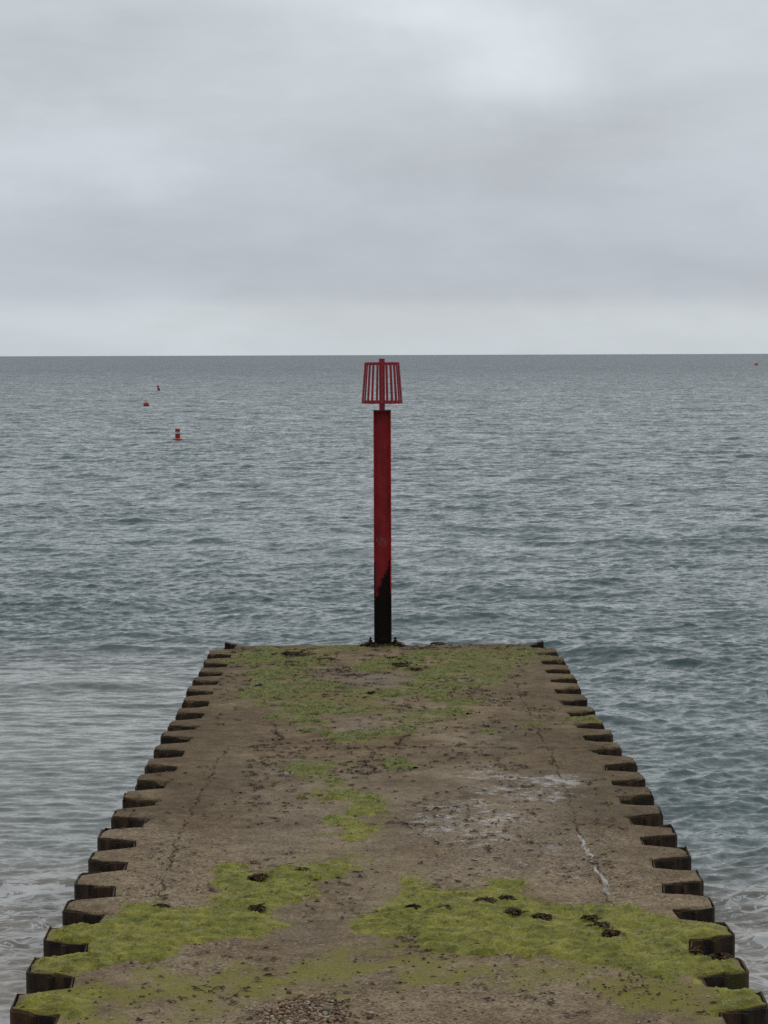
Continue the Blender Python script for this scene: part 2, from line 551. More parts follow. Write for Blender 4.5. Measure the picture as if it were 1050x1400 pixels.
THIN = [   # a mere green film on the concrete
    ([(20, 1345), (180, 1334), (290, 1330), (400, 1308), (480, 1300), (600, 1302), (700, 1318), (860, 1322), (1000, 1345), (1060, 1390), (1060, 1410), (880, 1388), (760, 1352), (600, 1338), (480, 1348), (330, 1374), (200, 1392), (20, 1410)], .80),
    ([(425, 1155), (460, 1146), (480, 1158), (455, 1176), (420, 1172)], .6),
    ([(516, 1068), (555, 1063), (585, 1063), (592, 1078), (570, 1082), (552, 1072)], .6),
    ([(380, 1230), (430, 1205), (470, 1185), (500, 1190), (460, 1215), (410, 1250), (340, 1290)], .5),
    ([(500, 1175), (600, 1185), (600, 1205), (545, 1220), (520, 1200)], .5),
    ([(330, 890), (740, 887), (690, 940), (640, 985), (500, 1018), (400, 990), (330, 965)], .42),
    ([(285, 893), (330, 893), (330, 905), (285, 900)], .7),
    ([(735, 885), (765, 893), (775, 906), (740, 908)], .6),
]
BARE = [
    ([(445, 900), (470, 891), (555, 890), (545, 898), (495, 903), (460, 915)], 1.0),
    ([(436, 920), (500, 917), (565, 922), (545, 938), (470, 940)], .9),
    ([(510, 957), (560, 954), (600, 962), (580, 968), (530, 966)], .8),
    ([(425, 992), (460, 980), (530, 980), (552, 988), (500, 999), (450, 999)], .9),
    ([(640, 925), (700, 925), (690, 945), (640, 948)], .3),
]
FILM = [
    ([(538, 1058), (600, 1054), (660, 1050), (720, 1056), (800, 1060), (822, 1076), (770, 1078), (690, 1068), (620, 1064)], .42),
    ([(650, 1053), (720, 1055), (800, 1058), (826, 1076), (775, 1079), (690, 1067)], .48),
    ([(345, 1051), (400, 1050), (410, 1058), (380, 1064), (350, 1060)], .42),
    ([(340, 1084), (430, 1084), (440, 1094), (370, 1096)], .30),
    ([(640, 1072), (720, 1070), (800, 1080), (820, 1096), (770, 1094), (690, 1092), (600, 1090)], .42),
    ([(555, 1095), (640, 1090), (720, 1100), (730, 1140), (660, 1160), (560, 1145)], .41),
    ([(330, 1100), (430, 1095), (430, 1130), (360, 1140)], .16),
    ([(620, 1160), (780, 1150), (830, 1190), (800, 1230), (700, 1205), (640, 1190)], .33),
    ([(840, 1185), (900, 1180), (920, 1215), (905, 1240), (850, 1240)], .30),
    ([(295, 963), (322, 963), (322, 968), (297, 969)], .62),
    ([(560, 1036), (680, 1034), (680, 1044), (600, 1046)], .26),
    ([(640, 1185), (720, 1180), (720, 1190), (640, 1195)], .25),
]
FILM_LINES = [([(792, 1140), (800, 1160), (808, 1170), (816, 1188), (826, 1200), (829, 1222)], .024, .92),
              ([(775, 1060), (806, 1062), (820, 1078)], .03, .5)]
WET = [
    ([(436, 918), (500, 915), (575, 922), (550, 940), (470, 940)], 1.0),
    ([(420, 1000), (460, 978), (540, 978), (552, 990), (500, 1000)], .8),
    ([(470, 1160), (540, 1150), (560, 1220), (500, 1290), (440, 1330), (360, 1330), (400, 1260)], .45),
    ([(320, 1040), (620, 1040), (830, 1055), (850, 1110), (780, 1170), (560, 1170), (330, 1150)], .45),
    ([(590, 1000), (740, 995), (760, 1020), (600, 1030)], .5),
]
GRAVEL = [
    ([(140, 1150), (330, 1140), (430, 1180), (300, 1230), (200, 1260), (100, 1270)], .9),
    ([(540, 1110), (760, 1090), (880, 1160), (960, 1260), (860, 1250), (700, 1220), (560, 1190)], .9),
    ([(250, 1350), (800, 1300), (900, 1400), (60, 1410)], .75),
    ([(420, 1190), (540, 1180), (520, 1300), (380, 1320)], .5),
    ([(150, 1290), (400, 1270), (420, 1330), (120, 1350)], .75),
    ([(330, 1090), (560, 1090), (520, 1170), (330, 1180)], .4),
    ([(880, 1190), (960, 1240), (1000, 1270), (900, 1262)], .9),
]
CRACKS = [([(310, 1022), (292, 1050), (278, 1080), (268, 1100), (250, 1130), (245, 1145), (238, 1165), (230, 1185), (221, 1210), (222, 1235)], .011),
          ([(706, 932), (716, 960), (728, 985), (740, 1010), (752, 1030), (768, 1062), (780, 1100), (790, 1132), (800, 1160), (816, 1188), (836, 1235)], .010),
          ([(330, 1022), (420, 1021), (500, 1024), (600, 1021), (720, 1023), (830, 1022)], .028),
          ([(372, 985), (378, 1004), (386, 1008), (372, 1020)], .012),
          ([(500, 1020), (512, 1032), (500, 1040), (512, 1050), (506, 1060)], .014),
          ([(543, 1020), (548, 1010), (562, 1004)], .03)]


def field(x, y, items, feather, wob, seed, scale=2.2):
    qx = x + wob * fbm(x * scale, y * scale * .8, 4, seed)
    qy = y + wob * 2.0 * fbm(x * scale, y * scale * .8, 4, seed + 31)
    out = np.zeros(x.shape)
    for pts, s in items:
        w = [at(*p) for p in pts]
        xs, ys = [p[0] for p in w], [p[1] for p in w]
        k = (qx > min(xs) - .6) & (qx < max(xs) + .6) & (qy > min(ys) - .9) & (qy < max(ys) + .9)
        if not k.any():
            continue
        d = poly_sdf(qx[k], qy[k], w)
        out[k] = np.maximum(out[k], s * sstep(-feather, feather, d))
    return out


def algae_density(x, y):
    a = field(x, y, ALG, .22, .16, 40)
    bare = field(x, y, BARE, .22, .18, 50)
    return a * (1 - bare)


# ------------------------------------------------------------------ groyne
groyne = tag(empty('groyne', (0, 0, 0)), 'long weathered concrete groyne edged by notched rusty sheet piling, with patches of green algae', 'groyne')

rows = np.unique(np.round(np.concatenate([np.arange(YBEG, YEND, .03), OLy[(OLy > YBEG) & (OLy < YEND)], ORy[(ORy > YBEG) & (ORy < YEND)], [YEND]]), 4))
rows = rows[np.concatenate([[True], np.diff(rows) > .004])]
xin_l = np.interp(rows, [t[1] for t in TL], [t[0] for t in TL]) + DEPTH + .22
xin_r = np.interp(rows, [t[1] for t in TR], [t[0] for t in TR]) - DEPTH - .22
NC, NE = 330, 20
u = np.linspace(0, 1, NC)
ue = np.linspace(0, 1, NE + 1)[:-1]
L, Rr = wl(rows), wr(rows)
X = np.concatenate([L[:, None] + (xin_l - L)[:, None] * ue, xin_l[:, None] + (xin_r - xin_l)[:, None] * u, xin_r[:, None] + (Rr - xin_r)[:, None] * (1 - ue[::-1])], 1)
Y = np.repeat(rows[:, None], X.shape[1], 1)
nr, nc = X.shape
Z = deck_z(X, Y)
crack = np.zeros(X.shape)
for pts, w in CRACKS:
    wpts = [at(*p) for p in pts]
    d = seg_dist(X + .05 * fbm(X * 4, Y * 4, 3, 61), Y + .10 * fbm(X * 4, Y * 4, 3, 66), wpts)
    crack = np.maximum(crack, sstep(w * 1.25, w * .2, d) * (.42 + .8 * np.clip(fbm(X * 3, Y * 3, 3, 70) + .4, 0, 1)))
crack = np.clip(crack, 0, 1)
Z -= .022 * crack
film = field(X, Y, [(p, v + .16) for p, v in FILM], .20, .22, 80, 1.6)
for pts, w, s in FILM_LINES:
    d = seg_dist(X + .035 * fbm(X * 4, Y * 3, 3, 90), Y, [at(*p) for p in pts])
    film = np.maximum(film, s * sstep(w * 1.8, w * .3, d))
wet = field(X, Y, WET, .5, .5, 85, 1.0)
gravel = np.clip(field(X, Y, GRAVEL, .6, .5, 88, 1.0) + .15, 0, 1)
ed = np.minimum(X - wl(Y), wr(Y) - X)
edge = np.clip(sstep(1.3, .2, np.minimum(X - xin_l[:, None], xin_r[:, None] - X)) * (.75 + .5 * fbm(X * .8, Y * .5, 3, 95)), 0, 1) * sstep(19, 24, Y)
dens = algae_density(X, Y)
bare = 1 - field(X, Y, BARE, .22, .18, 50)
stain = np.clip(np.maximum(dens, np.maximum(.8 * field(X, Y, ALG, .55, .22, 40), field(X, Y, THIN, .5, .3, 44)) * bare), 0, 1)
co = np.stack([X, Y, Z], 2).reshape(-1, 3)
idx = np.arange(nr * nc).reshape(nr, nc)
quads = [np.stack([idx[:-1, :-1], idx[:-1, 1:], idx[1:, 1:], idx[1:, :-1]], 2).reshape(-1, 4)]
# rough concrete rim below the top, just inside the steel
rim = np.concatenate([idx[:, 0][::-1], idx[0, 1:-1], idx[:, -1], idx[-1, 1:-1][::-1]])
levels = [-.03, -.08, -.14, -.22, -.32, -.6]
prev = rim
extra = []
base_n = len(co)
for k, dz in enumerate(levels):
    p = co[rim].copy()
    s = np.where(p[:, 0] < .1, 1, -1)
    j = .010 * fbm(p[:, 1] * 5 + p[:, 0] * 3, np.full(len(p), k * .7), 3, 99 + k)
    p[:, 0] += s * (np.abs(j) + .004)
    p[:, 1] += .5 * j
    p[:, 2] += dz
    extra.append(p)
    cur = base_n + k * len(rim) + np.arange(len(rim))
    nxt = np.roll(np.arange(len(rim)), -1)
    quads.append(np.stack([prev, cur, cur[nxt], prev[nxt]], 1))
    prev = cur
co = np.concatenate([co] + extra)
me = mesh_np('concrete_deck', co, np.concatenate(quads))
nex = len(levels) * len(rim)
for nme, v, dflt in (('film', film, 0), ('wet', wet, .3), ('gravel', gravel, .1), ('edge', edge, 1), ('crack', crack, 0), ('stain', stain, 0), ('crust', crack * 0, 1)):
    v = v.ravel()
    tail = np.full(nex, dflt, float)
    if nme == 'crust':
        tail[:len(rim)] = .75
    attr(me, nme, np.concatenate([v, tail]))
deck = link('concrete_deck', me, M_CONC, groyne, smooth=True)
me.set_sharp_from_angle(angle=R(38))


def strip_wall(mb, pts, z0, ztop, th):
    """a folded plate: polyline pts, thickness th to the side of the normal"""
    n = len(pts)
    nrm = []
    for i in range(n):
        a = Vector(pts[max(i - 1, 0)])
        b = Vector(pts[min(i + 1, n - 1)])
        t = (b - a).normalized()
        nrm.append(Vector((t.y, -t.x)))
    vs = []
    for i in range(n):
        p, q = Vector(pts[i]), Vector(pts[i]) + nrm[i] * th
        vs += [(p.x, p.y, z0), (p.x, p.y, ztop[i]), (q.x, q.y, ztop[i]), (q.x, q.y, z0)]
    fs = []
    for i in range(n - 1):
        a, b = 4 * i, 4 * i + 4
        for k in range(4):
            fs.append((a + k, a + (k + 1) % 4, b + (k + 1) % 4, b + k))
    fs += [(3, 2, 1, 0), (4 * n - 4, 4 * n - 3, 4 * n - 2, 4 * n - 1)]
    mb.add(vs, fs)


def piles(T, s):
    """each pan of the piling is a pile of its own, locked to the next in the middle of the web"""
    off = .012
    for i, (x, y) in enumerate(T):
        if i < NEX - 2:
            continue
        xi = x - s * DEPTH
        xm = x - s * DEPTH * .5
        yb = y + FLAT + SLANT
        tn = T[i + 1] if i + 1 < len(T) else (x, YEND + .02 + SLANT)
        g = i - NEX
        low = .0 if g < 7 else random.uniform(.01, .07)      # beyond, the steel has rusted away below the crumbling rim
        mat = M_STEELG if (s < 0 and g in (1, 19, 20)) or (s > 0 and g in (0, 1, 2, 17, 18)) else M_STEEL
        ox, oy = s * off, -off

        def zt(n, base):
            return [DECK - base + random.uniform(-.012, .006) for _ in range(n)]
        front = [(xm + ox, y - SLANT / 2 + oy), (x - s * .02 + ox, y - .004 + oy), (x + ox, y + .015), (x + ox, y + FLAT - .01), (x - s * .02 + ox, y + FLAT + .008 - oy), (xm + ox, yb - SLANT / 2 - oy)]
        if s > 0:
            pts = front
        else:
            pts = front[::-1]
        mb = MB()
        strip_wall(mb, pts, -.8, zt(6, .012 + low), .014)
        mb.v = [(a_ + random.uniform(-.006, .006), b_ + random.uniform(-.006, .006), c_ + (random.choice((0, 0, .012, .022, .036)) if g < 9 and c_ > .5 and abs(a_ - x) < .03 and b_ > y + FLAT - .06 else 0)) for a_, b_, c_ in mb.v]
        mb.lathe([(.03, -1.9), (.034, -.2), (.03, 0)], 8, (xm + ox * 1.5, y - SLANT / 2 + oy * 1.6, DECK - .03 - low))
        mb.build('sheet_pile', mat, groyne)
        # inner pan
        ymn = tn[1] - SLANT / 2
        xmn = (tn[0] if i + 1 < len(T) else x) - s * DEPTH * .5
        xin2 = (tn[0] if i + 1 < len(T) else x) - s * DEPTH
        pts = [(xm + ox - s * .004, yb - SLANT / 2 - oy + .004), (xi + ox, yb - oy), (xin2 + ox, tn[1] - SLANT + oy), (xmn + ox - s * .004, ymn + oy - .004)]
        if s < 0:
            pts = pts[::-1]
        mb = MB()
        lw = .018 + low * random.uniform(.6, 1.4)
        strip_wall(mb, pts, -.8, zt(4, lw), .014)
        mb.build('sheet_pile', M_STEEL if random.random() < .8 else mat, groyne)


piles(TL, -1)
piles(TR, 1)
# the two corner piles of the seaward end stand a little proud of the deck
for s, x0, x1 in ((-1, at(306, 886)[0], at(322, 886)[0]), (1, at(745.5, 886)[0], at(728, 886)[0])):
    mb = MB()
    y0 = YEND - .12
    w = abs(x1 - x0)
    for k in range(6):
        a, b = x0 - s * w * k / 6, x0 - s * w * (k + 1) / 6
        h = .058 - .007 * k - (.02 if s > 0 and k > 2 else 0) + random.uniform(-.006, .006)
        mb.box(min(a, b), max(a, b) - .001, y0 + random.uniform(-.012, .012), YEND + .05, -.8, DECK + h)
    mb.build('corner_pile', M_STEEL, groyne, bevel=.01)
mb = MB()
xl, xr = at(322, 884)[0], at(728, 884)[0]
nseg = 12
for k in range(nseg):
    a = xl + (xr - xl) * k / nseg
    b = xl + (xr - xl) * (k + 1) / nseg
    mb.box(a + .003, b - .003, YEND + .012 + (.2 if k % 2 else 0), YEND + .03 + (.2 if k % 2 else .01), -.8, DECK - .03)
    mb.box(b - .01, b + .004, YEND + .031, YEND + .232, -.8, DECK - .034)
    if k % 2:
        mb.box(a + .003, b - .003, YEND + .03, YEND + .198, -.8, DECK - .06)
mb.build('end_wall', M_STEEL, groyne)

# ------------------------------------------------------------------ green algae carpet
gx = np.arange(-3.3, 3.5, .014)
gy = np.arange(at(525, 1410)[1], YEND - .01, .024)
AX, AY = np.meshgrid(gx, gy)
AX = AX + rng.uniform(-.005, .005, AX.shape)
AY = AY + rng.uniform(-.009, .009, AY.shape)
EE = np.minimum(AX - wl(AY), wr(AY) - AX)
inside = EE > 0
EM = np.full(AX.shape, .5)
for ox_, oy_, sel in ((OLx, OLy, inside & (AX < -1.8)), (ORx, ORy, inside & (AX > 1.8))):
    px_, py_ = AX[sel], AY[sel]
    dd = np.full(px_.shape, .5)
    for a_ in range(len(ox_) - 1):
        kk = (py_ > oy_[a_] - .3) & (py_ < oy_[a_ + 1] + .3)
        if kk.any():
            dd[kk] = np.minimum(dd[kk], seg_dist(px_[kk], py_[kk], [(ox_[a_], oy_[a_]), (ox_[a_ + 1], oy_[a_ + 1])]))
    EM[sel] = dd
dn = np.zeros(AX.shape)
dn[inside] = algae_density(AX[inside], AY[inside])
k = dn > .05
AZ = np.full(AX.shape, -1.0)
x, y, d = AX[k], AY[k], dn[k]
n1 = fbm(x * 1.5, y * 1.6, 4, 120)
n2 = fbm(x * 8, y * 6, 3, 125)
rid = 1 - np.abs(fbm(x * 5 + 1.5 * n1, y * 9 + n1, 4, 130)) * 1.6
e = np.minimum(x - wl(y), wr(y) - x)
fr = sstep(24, 29, y)
cover = d * 1.45 - .62 - .10 * fr + (.42 + .1 * fr) * n1 + (.34 + .1 * fr) * n2 + fr * .75 * fbm(x * 1.1, y * 1.5, 4, 140) + (.10 + .04 * fr) * rng.normal(size=x.shape)
h = np.clip(cover, -.6, .5) * .032 + np.clip(cover + .1, 0, 1) * (.030 * np.clip(fbm(x * 4.5, y * 7.5, 3, 150) + .3, -.3, 1.2) + .015 * rid + .006 * rng.normal(size=x.shape) * .6)
tp = sstep(.0, .09, EM[k])
zz = deck_z(x, y) + np.clip(h, -.03, .06) * tp - .004 * (1 - tp)
AZ[k] = zz
up_ok = np.zeros(AX.shape, bool)
up_ok[k] = h > -.012
ii = np.arange(AX.size).reshape(AX.shape)
q = np.stack([ii[:-1, :-1], ii[:-1, 1:], ii[1:, 1:], ii[1:, :-1]], 2).reshape(-1, 4)
okf = up_ok.ravel()
valid = k.ravel()
q = q[(okf[q].any(1)) & (valid[q].all(1))]
used, inv = np.unique(q, return_inverse=True)
me = mesh_np('green_algae', np.stack([AX, AY, AZ], 2).reshape(-1, 3)[used], inv.reshape(-1, 4))
attr(me, 'cool', sstep(22, 27, AY.ravel()[used]))
alg = link('green_algae', me, M_ALGAE, None, smooth=True)
tag(alg, 'bright green mats of algae spread in patches over the concrete groyne', 'algae', None, 'stuff')


# ------------------------------------------------------------------ seaweed
def weed(mb, cx, cy, r, ry, h, n, ln=(.03, .06), wd=(.008, .02), surf=None, zoff=0.0):
    for _ in range(n):
        a = random.uniform(0, 2 * math.pi)
        q = abs(random.gauss(0, .5))
        x, y = cx + r * q * math.cos(a), cy + ry * q * math.sin(a)
        z = float(deck_z(np.array([x]), np.array([y]))[0]) if surf is None else surf
        z += zoff + h * math.exp(-1.5 * q * q) * random.uniform(.2, 1) + .004
        th = random.uniform(0, 2 * math.pi)
        w = random.uniform(*wd)
        L_ = random.uniform(*ln)
        ph = random.uniform(-.3, .5)
        vs, m = [], random.choice((3, 4, 4))
        roll = random.uniform(-1.2, 1.2)
        for j in range(m + 1):
            ww = w * (1 - .7 * (j / m) ** 2)
            px_, py_ = -math.sin(th) * ww * math.cos(roll), math.cos(th) * ww * math.cos(roll)
            pz = ww * math.sin(roll)
            vs += [(x - px_, y - py_, z - pz), (x + px_, y + py_, z + pz)]
            x += L_ * math.cos(th) * math.cos(ph)
            y += L_ * math.sin(th) * math.cos(ph)
            z += L_ * math.sin(ph) * .6
            th += random.uniform(-.7, .7)
            ph -= random.uniform(0, .5)
        mb.add(vs, [(2 * j, 2 * j + 1, 2 * j + 3, 2 * j + 2) for j in range(m)])


CLUMPS = [  # pixel, half width px, depth factor, height, strips, label
    (398, 895, 38, .30, .035, 420, 'broad dark brown seaweed bed near the seaward end, left of the red post'),
    (434, 904, 30, .26, .035, 320, 'dark seaweed bed just below the broadest one, left of the pale bare concrete patch'),
    (540, 902, 20, .2, .04, 110, 'thin dark seaweed streak on the far algae just in front of the red post'),
    (548, 911, 20, .2, .04, 110, 'dark seaweed heap beside the far grey puddle, second in front of the post'),
    (568, 917, 18, .18, .04, 100, 'seaweed heap touching the right tip of the far grey puddle'),
    (512, 949, 19, .2, .05, 130, 'lone dark seaweed heap on green algae between the two grey puddles'),
    (596, 880.5, 14, .12, .05, 110, 'seaweed heap on the seaward edge, closest to the post on its right'),
    (352, 1206, 16, .30, .07, 150, 'dark spiky seaweed tangle at the top of the left algae mat'),
    (413, 1194, 8, .22, .04, 60, 'small seaweed tuft near the right tip of the left algae mat'),
    (354, 1246, 9, .22, .06, 70, 'small dark seaweed tuft in the lower right of the left algae mat'),
    (222, 1244, 10, .25, .04, 70, 'flat seaweed scrap where the long left crack meets the algae'),
    (664, 1237, 13, .3, .06, 150, 'seaweed heap at the top middle of the right algae mat'),
    (693, 1233, 12, .2, .05, 90, 'slim seaweed heap at the upper rim of the right algae mat, beside a rounder heap'),
    (703, 1254, 14, .3, .07, 170, 'largest round seaweed heap in the middle of the right algae mat'),
    (741, 1262, 13, .3, .06, 160, 'seaweed heap just right of the largest one on the right algae mat'),
    (606, 1246, 7, .2, .04, 50, 'small seaweed tuft in the left part of the right algae mat'),
    (563, 1245, 8, .2, .04, 50, 'westernmost small dark seaweed tuft of the right algae mat'),
    (824, 1272, 12, .3, .06, 120, 'upper of two touching seaweed heaps in the right part of the algae mat'),
    (836, 1282, 14, .3, .06, 150, 'lower of two touching seaweed heaps in the right part of the algae mat'),
    (806, 1262, 11, .2, .05, 90, 'thin seaweed heap above the touching pair on the right algae mat'),
    (952, 1307, 8, .2, .08, 90, 'curled dark seaweed tuft on the algae near the right notched edge'),
    (985, 1316, 12, .16, .06, 100, 'fringe of dark seaweed along the lip of a near right tooth'),
]
CLUMPS[16] = CLUMPS[16][:6] + ('small seaweed tuft near the bare middle path, leftmost on the right algae mat',)
for px, py, hw, df, h, n, lab in CLUMPS:
    cx, cy = at(px, py)
    cx, cy = min(max(cx, float(wl(cy)) + .05), float(wr(cy)) - .05), min(cy, YEND - .05)
    r = hw / F * math.hypot(cy, 4.83) * .9
    mb = MB()
    for kk in range(4):
        sx_ = random.uniform(-.5, .5) * r if kk else 0
        sr = r * random.uniform(.35, .75) if kk else r * .75
        weed(mb, sx_, random.uniform(-.4, .4) * r, sr, sr * random.uniform(.5, .9) * (.8 + df), h * random.uniform(.2, .5), int(n * (.35 if kk else 1.0)), (.008, .024), (.004, .013), surf=0.0)
    o = mb.build('seaweed_clump', M_WEED)
    o.location = (cx, cy, float(deck_z(np.array([cx]), np.array([cy]))[0]) + (.034 if py > 1190 else .014))
    tag(o, lab, 'seaweed', 'seaweed heaps on the groyne')

mb = MB()
zones = [((310, 480), (888, 925), 170, 1.1), ((560, 720), (895, 960), 150, .8), ((330, 700), (885, 975), 430, 1.0), ((330, 760), (965, 1060), 300, .85), ((290, 420), (900, 1020), 60, .8), ((340, 640), (1030, 1130), 210, .5),
         ((560, 860), (1050, 1215), 190, .45), ((150, 420), (1030, 1230), 110, .45), ((330, 520), (1180, 1260), 70, .45), ((540, 860), (1215, 1300), 110, .5), ((560, 760), (876, 890), 70, .9), ((180, 1000), (1290, 1398), 140, .4)]
for (xa, xb), (ya, yb), n, sc in zones:
    made = 0
    while made < n:
        px = random.uniform(xa, xb)
        py = ya + (yb - ya) * random.random()
        cx, cy = at(px, py)
        if cy > YEND - .1 or cx < wl(np.array(cy)) + .08 or cx > wr(np.array(cy)) - .08:
            continue
        if float(fbm(np.array(cx * .9), np.array(cy * .6), 2, 200)) < random.uniform(-.6, .5):
            continue
        made += 1
        r = sc * random.choice((.012, .02, .03, .05, .07))
        weed(mb, cx, cy, r * 1.9, r * .9, .014, int(3 + r * 190), (.006, .016), (.003, .008))
for pts, w in CRACKS[2:]:
    for a, b in zip(pts[:-1], pts[1:]):
        for _ in range(4):
            t = random.random()
            cx, cy = at(a[0] + (b[0] - a[0]) * t, a[1] + (b[1] - a[1]) * t)
            weed(mb, cx, cy, .05, .03, .008, random.randint(3, 8), (.008, .018), (.003, .008))
o = mb.build('seaweed_scraps', M_SCRAP)
tag(o, 'scattered dry brown seaweed scraps strewn over the concrete groyne', 'seaweed scraps', None, 'stuff')

# ------------------------------------------------------------------ pebbles
import bmesh
bm = bmesh.new()
bmesh.ops.create_icosphere(bm, subdivisions=2, radius=1)
ico_v = np.array([v.co[:] for v in bm.verts])
ico_f = np.array([[v.index for v in f.verts] for f in bm.faces])
bm.free()
PV, PF = [], []


def pebble(cx, cy, r, dz=0.0):
    r = r * 1.0
    a = random.uniform(0, 6.28)
    s = np.array([r * random.uniform(.8, 1.35), r * random.uniform(.65, 1.0), r * random.uniform(.45, .75)])
    w = 1 + .16 * pn(ico_v[:, 0] * 1.3 + ico_v[:, 2], ico_v[:, 1] * 1.3, random.randint(0, 99))[:, None]
    v = ico_v * w * s
    c, sn = math.cos(a), math.sin(a)
    v = np.stack([v[:, 0] * c - v[:, 1] * sn, v[:, 0] * sn + v[:, 1] * c, v[:, 2]], 1)
    z = float(deck_z(np.array([cx]), np.array([cy]))[0])
    PV.append(v + np.array([cx, cy, z + s[2] * .6 + dz]))
    PF.append(ico_f + len(ico_v) * (len(PV) - 1))


for _ in range(3000):
    px = random.gauss(412, 34)
    py = random.uniform(1366, 1425)
    lim = 1362 + abs(px - 425) * .25 + (6 if px < 380 else 0)
    if py < lim:
        continue
    cx, cy = at(px, py)
    pebble(cx, cy, abs(random.gauss(.004, .0055)) + .004, random.uniform(0, .010))
for px, py, r in ((395, 1360, .026), (411, 1363, .024), (452, 1370, .026), (505, 1394, .03), (441, 1361, .022), (338, 1364, .024), (337, 1356, .016), (449, 1384, .035), (395, 1377, .03), (575, 1273, .022), (851, 1340, .02), (848, 1334, .016)):
    pebble(*at(px, py), r)
for _ in range(850):
    px, py = random.uniform(60, 1000), 1400 - 110 * random.random() ** 1.3 + 12
    cx, cy = at(px, py)
    if wl(np.array(cy)) + .1 < cx < wr(np.array(cy)) - .1:
        pebble(cx, cy, random.choice((.005, .006, .007, .009, .013)))
for _ in range(90):
    px, py = random.gauss(860, 26), random.gauss(1352, 14)
    cx, cy = at(px, py)
    pebble(cx, cy, random.choice((.006, .009, .013)), .01)
for _ in range(520):
    px, py = random.uniform(130, 930), random.uniform(1090, 1260)
    cx, cy = at(px, py)
    if wl(np.array(cy)) + .1 < cx < wr(np.array(cy)) - .1:
        pebble(cx, cy, random.choice((.006, .008, .010)))
me = mesh_np('pebbles', np.concatenate(PV), np.zeros((0, 4), np.int32), np.concatenate(PF))
o = link('pebbles', me, M_PEB, None, smooth=True)
tag(o, 'brown, grey and cream flint pebbles heaped at the near end and strewn on the concrete', 'pebbles', None, 'stuff')

mb = MB()
mb.lathe([(.02, 0), (.07, .01), (.085, .04), (.07, .08), (.035, .10), (.005, .103)], 10)
for i, v in enumerate(mb.v):
    mb.v[i] = (v[0] * .75, v[1] * .6, v[2] * .75 * (1 + .2 * math.sin(3 * v[0] * 20)))
o = mb.build('stone', M_STONE, None, smooth=True)
cx, cy = at(354, 941)
o.location = (cx, cy, float(deck_z(np.array([cx]), np.array([cy]))[0]) - .01)
tag(o, 'single black fist sized stone on the far left of the deck', 'stone')

# ------------------------------------------------------------------ marker post
pxx, pyy = at(523.5, 882.5)
pz = float(deck_z(np.array([pxx]), np.array([pyy]))[0])
post = tag(empty('marker_post', (pxx, pyy, pz)), 'tall red steel marker post with a slatted cage on top, stained black at its foot', 'marker post')
PH = (882.5 - 562) / F * math.hypot(pyy, 4.83 - 1.9) * 1.0
HW = 24 / 2 / F * pyy
mb = MB()
fl = .019
mb.box(-HW, -HW + fl, -.145, .145, .026, PH)
mb.box(HW - fl, HW, -.145, .145, .026, PH)
mb.box(-HW + fl, HW - fl, .02, .036, .026, PH)
mb.build('post', M_POST, post, bevel=.003)
mb = MB()
mb.box(-HW - .002, HW + .002, -.155, .155, PH + .001, PH + .022)
mb.build('cap_plate', M_CAP, post, bevel=.004)
mb = MB()
mb.box(-HW - .03, HW + .03, -.20, .20, 0.0, .025)
mb.build('base_plate', M_CAP, post, bevel=.006)
for sx in (-1, 1):
    for sy in (-1, 1):
        mb = MB()
        bx, by = sx * (HW + .062), sy * .15
        mb.lathe([(.020, .0), (.020, .115)], 10, (bx, by, .0))
        mb.lathe([(.036, .036), (.036, .062)], 6, (bx, by, .0))
        mb.lathe([(.05, .0), (.05, .016)], 12, (bx, by, .0))
        mb.build('anchor_bolt', M_DARK, post)
mb = MB()
random.seed(21)
for sx in (-1, 1):
    weed(mb, sx * (HW + .08), -.12, .17, .08, .05, 110, (.02, .04), (.008, .018), surf=0.0)
weed(mb, 0, -.24, .34, .05, .02, 130, (.02, .04), (.006, .014), surf=0.0)
o = mb.build('seaweed_clump', M_WEED)
o.location = (pxx, pyy, pz)
tag(o, 'dark seaweed wrapped around the foot and bolts of the red post', 'seaweed', 'seaweed heaps on the groyne')
# scratches in the paint of the web
mb = MB()
S = 1 / 82.5


def scr(pts, w=.007):
    for (a, b), (c, d) in zip(pts[:-1], pts[1:]):
        p, q = Vector((a, b)), Vector((c, d))
        t = (q - p).normalized()
        n = Vector((-t.y, t.x)) * w
        vs = []
        for pt in (p - n, p + n, q + n, q - n):
            vs += [(pt.x, .0195, pt.y), (pt.x, .0165, pt.y)]
        mb.add(vs, [(1, 3, 5, 7), (0, 6, 4, 2), (0, 2, 3, 1), (2, 4, 5, 3), (4, 6, 7, 5), (6, 0, 1, 7)])


def gp(x, y):    # zoomed photo pixel (23.3 per px from 505,720)
    return ((505 + x / 23.33 - 523.5) * S, (882.5 - 720 - y / 23.33) * S + .03)


for st in ([(300, 400), (240, 470), (290, 560), (320, 510)], [(320, 510), (330, 610), (355, 650), (400, 600)], [(370, 400), (385, 470), (400, 520)], [(410, 360), (450, 450), (440, 520)],
           [(470, 420), (490, 520), (470, 570)], [(540, 500), (500, 560), (550, 600)], [(520, 600), (530, 680)], [(500, 700), (520, 670), (545, 700)]):
    scr([gp(*p) for p in st], random.uniform(.004, .008))
mb.build('graffiti', M_SCRATCH, post)
# topmark
tm = empty('cage_topmark', (0, 0, 0))
tm.parent = post
tz0, tz1 = PH + (562 - 551) * S, PH + (562 - 495.5) * S
mb = MB()
mb.lathe([(.048, PH + .022), (.048, PH + (562 - 490.5) * S), (.038, PH + (562 - 490.2) * S)], 16)
mb.build('mast', M_RED, tm, smooth=False)
R0, R1 = 54 / 2 * S, 45.5 / 2 * S


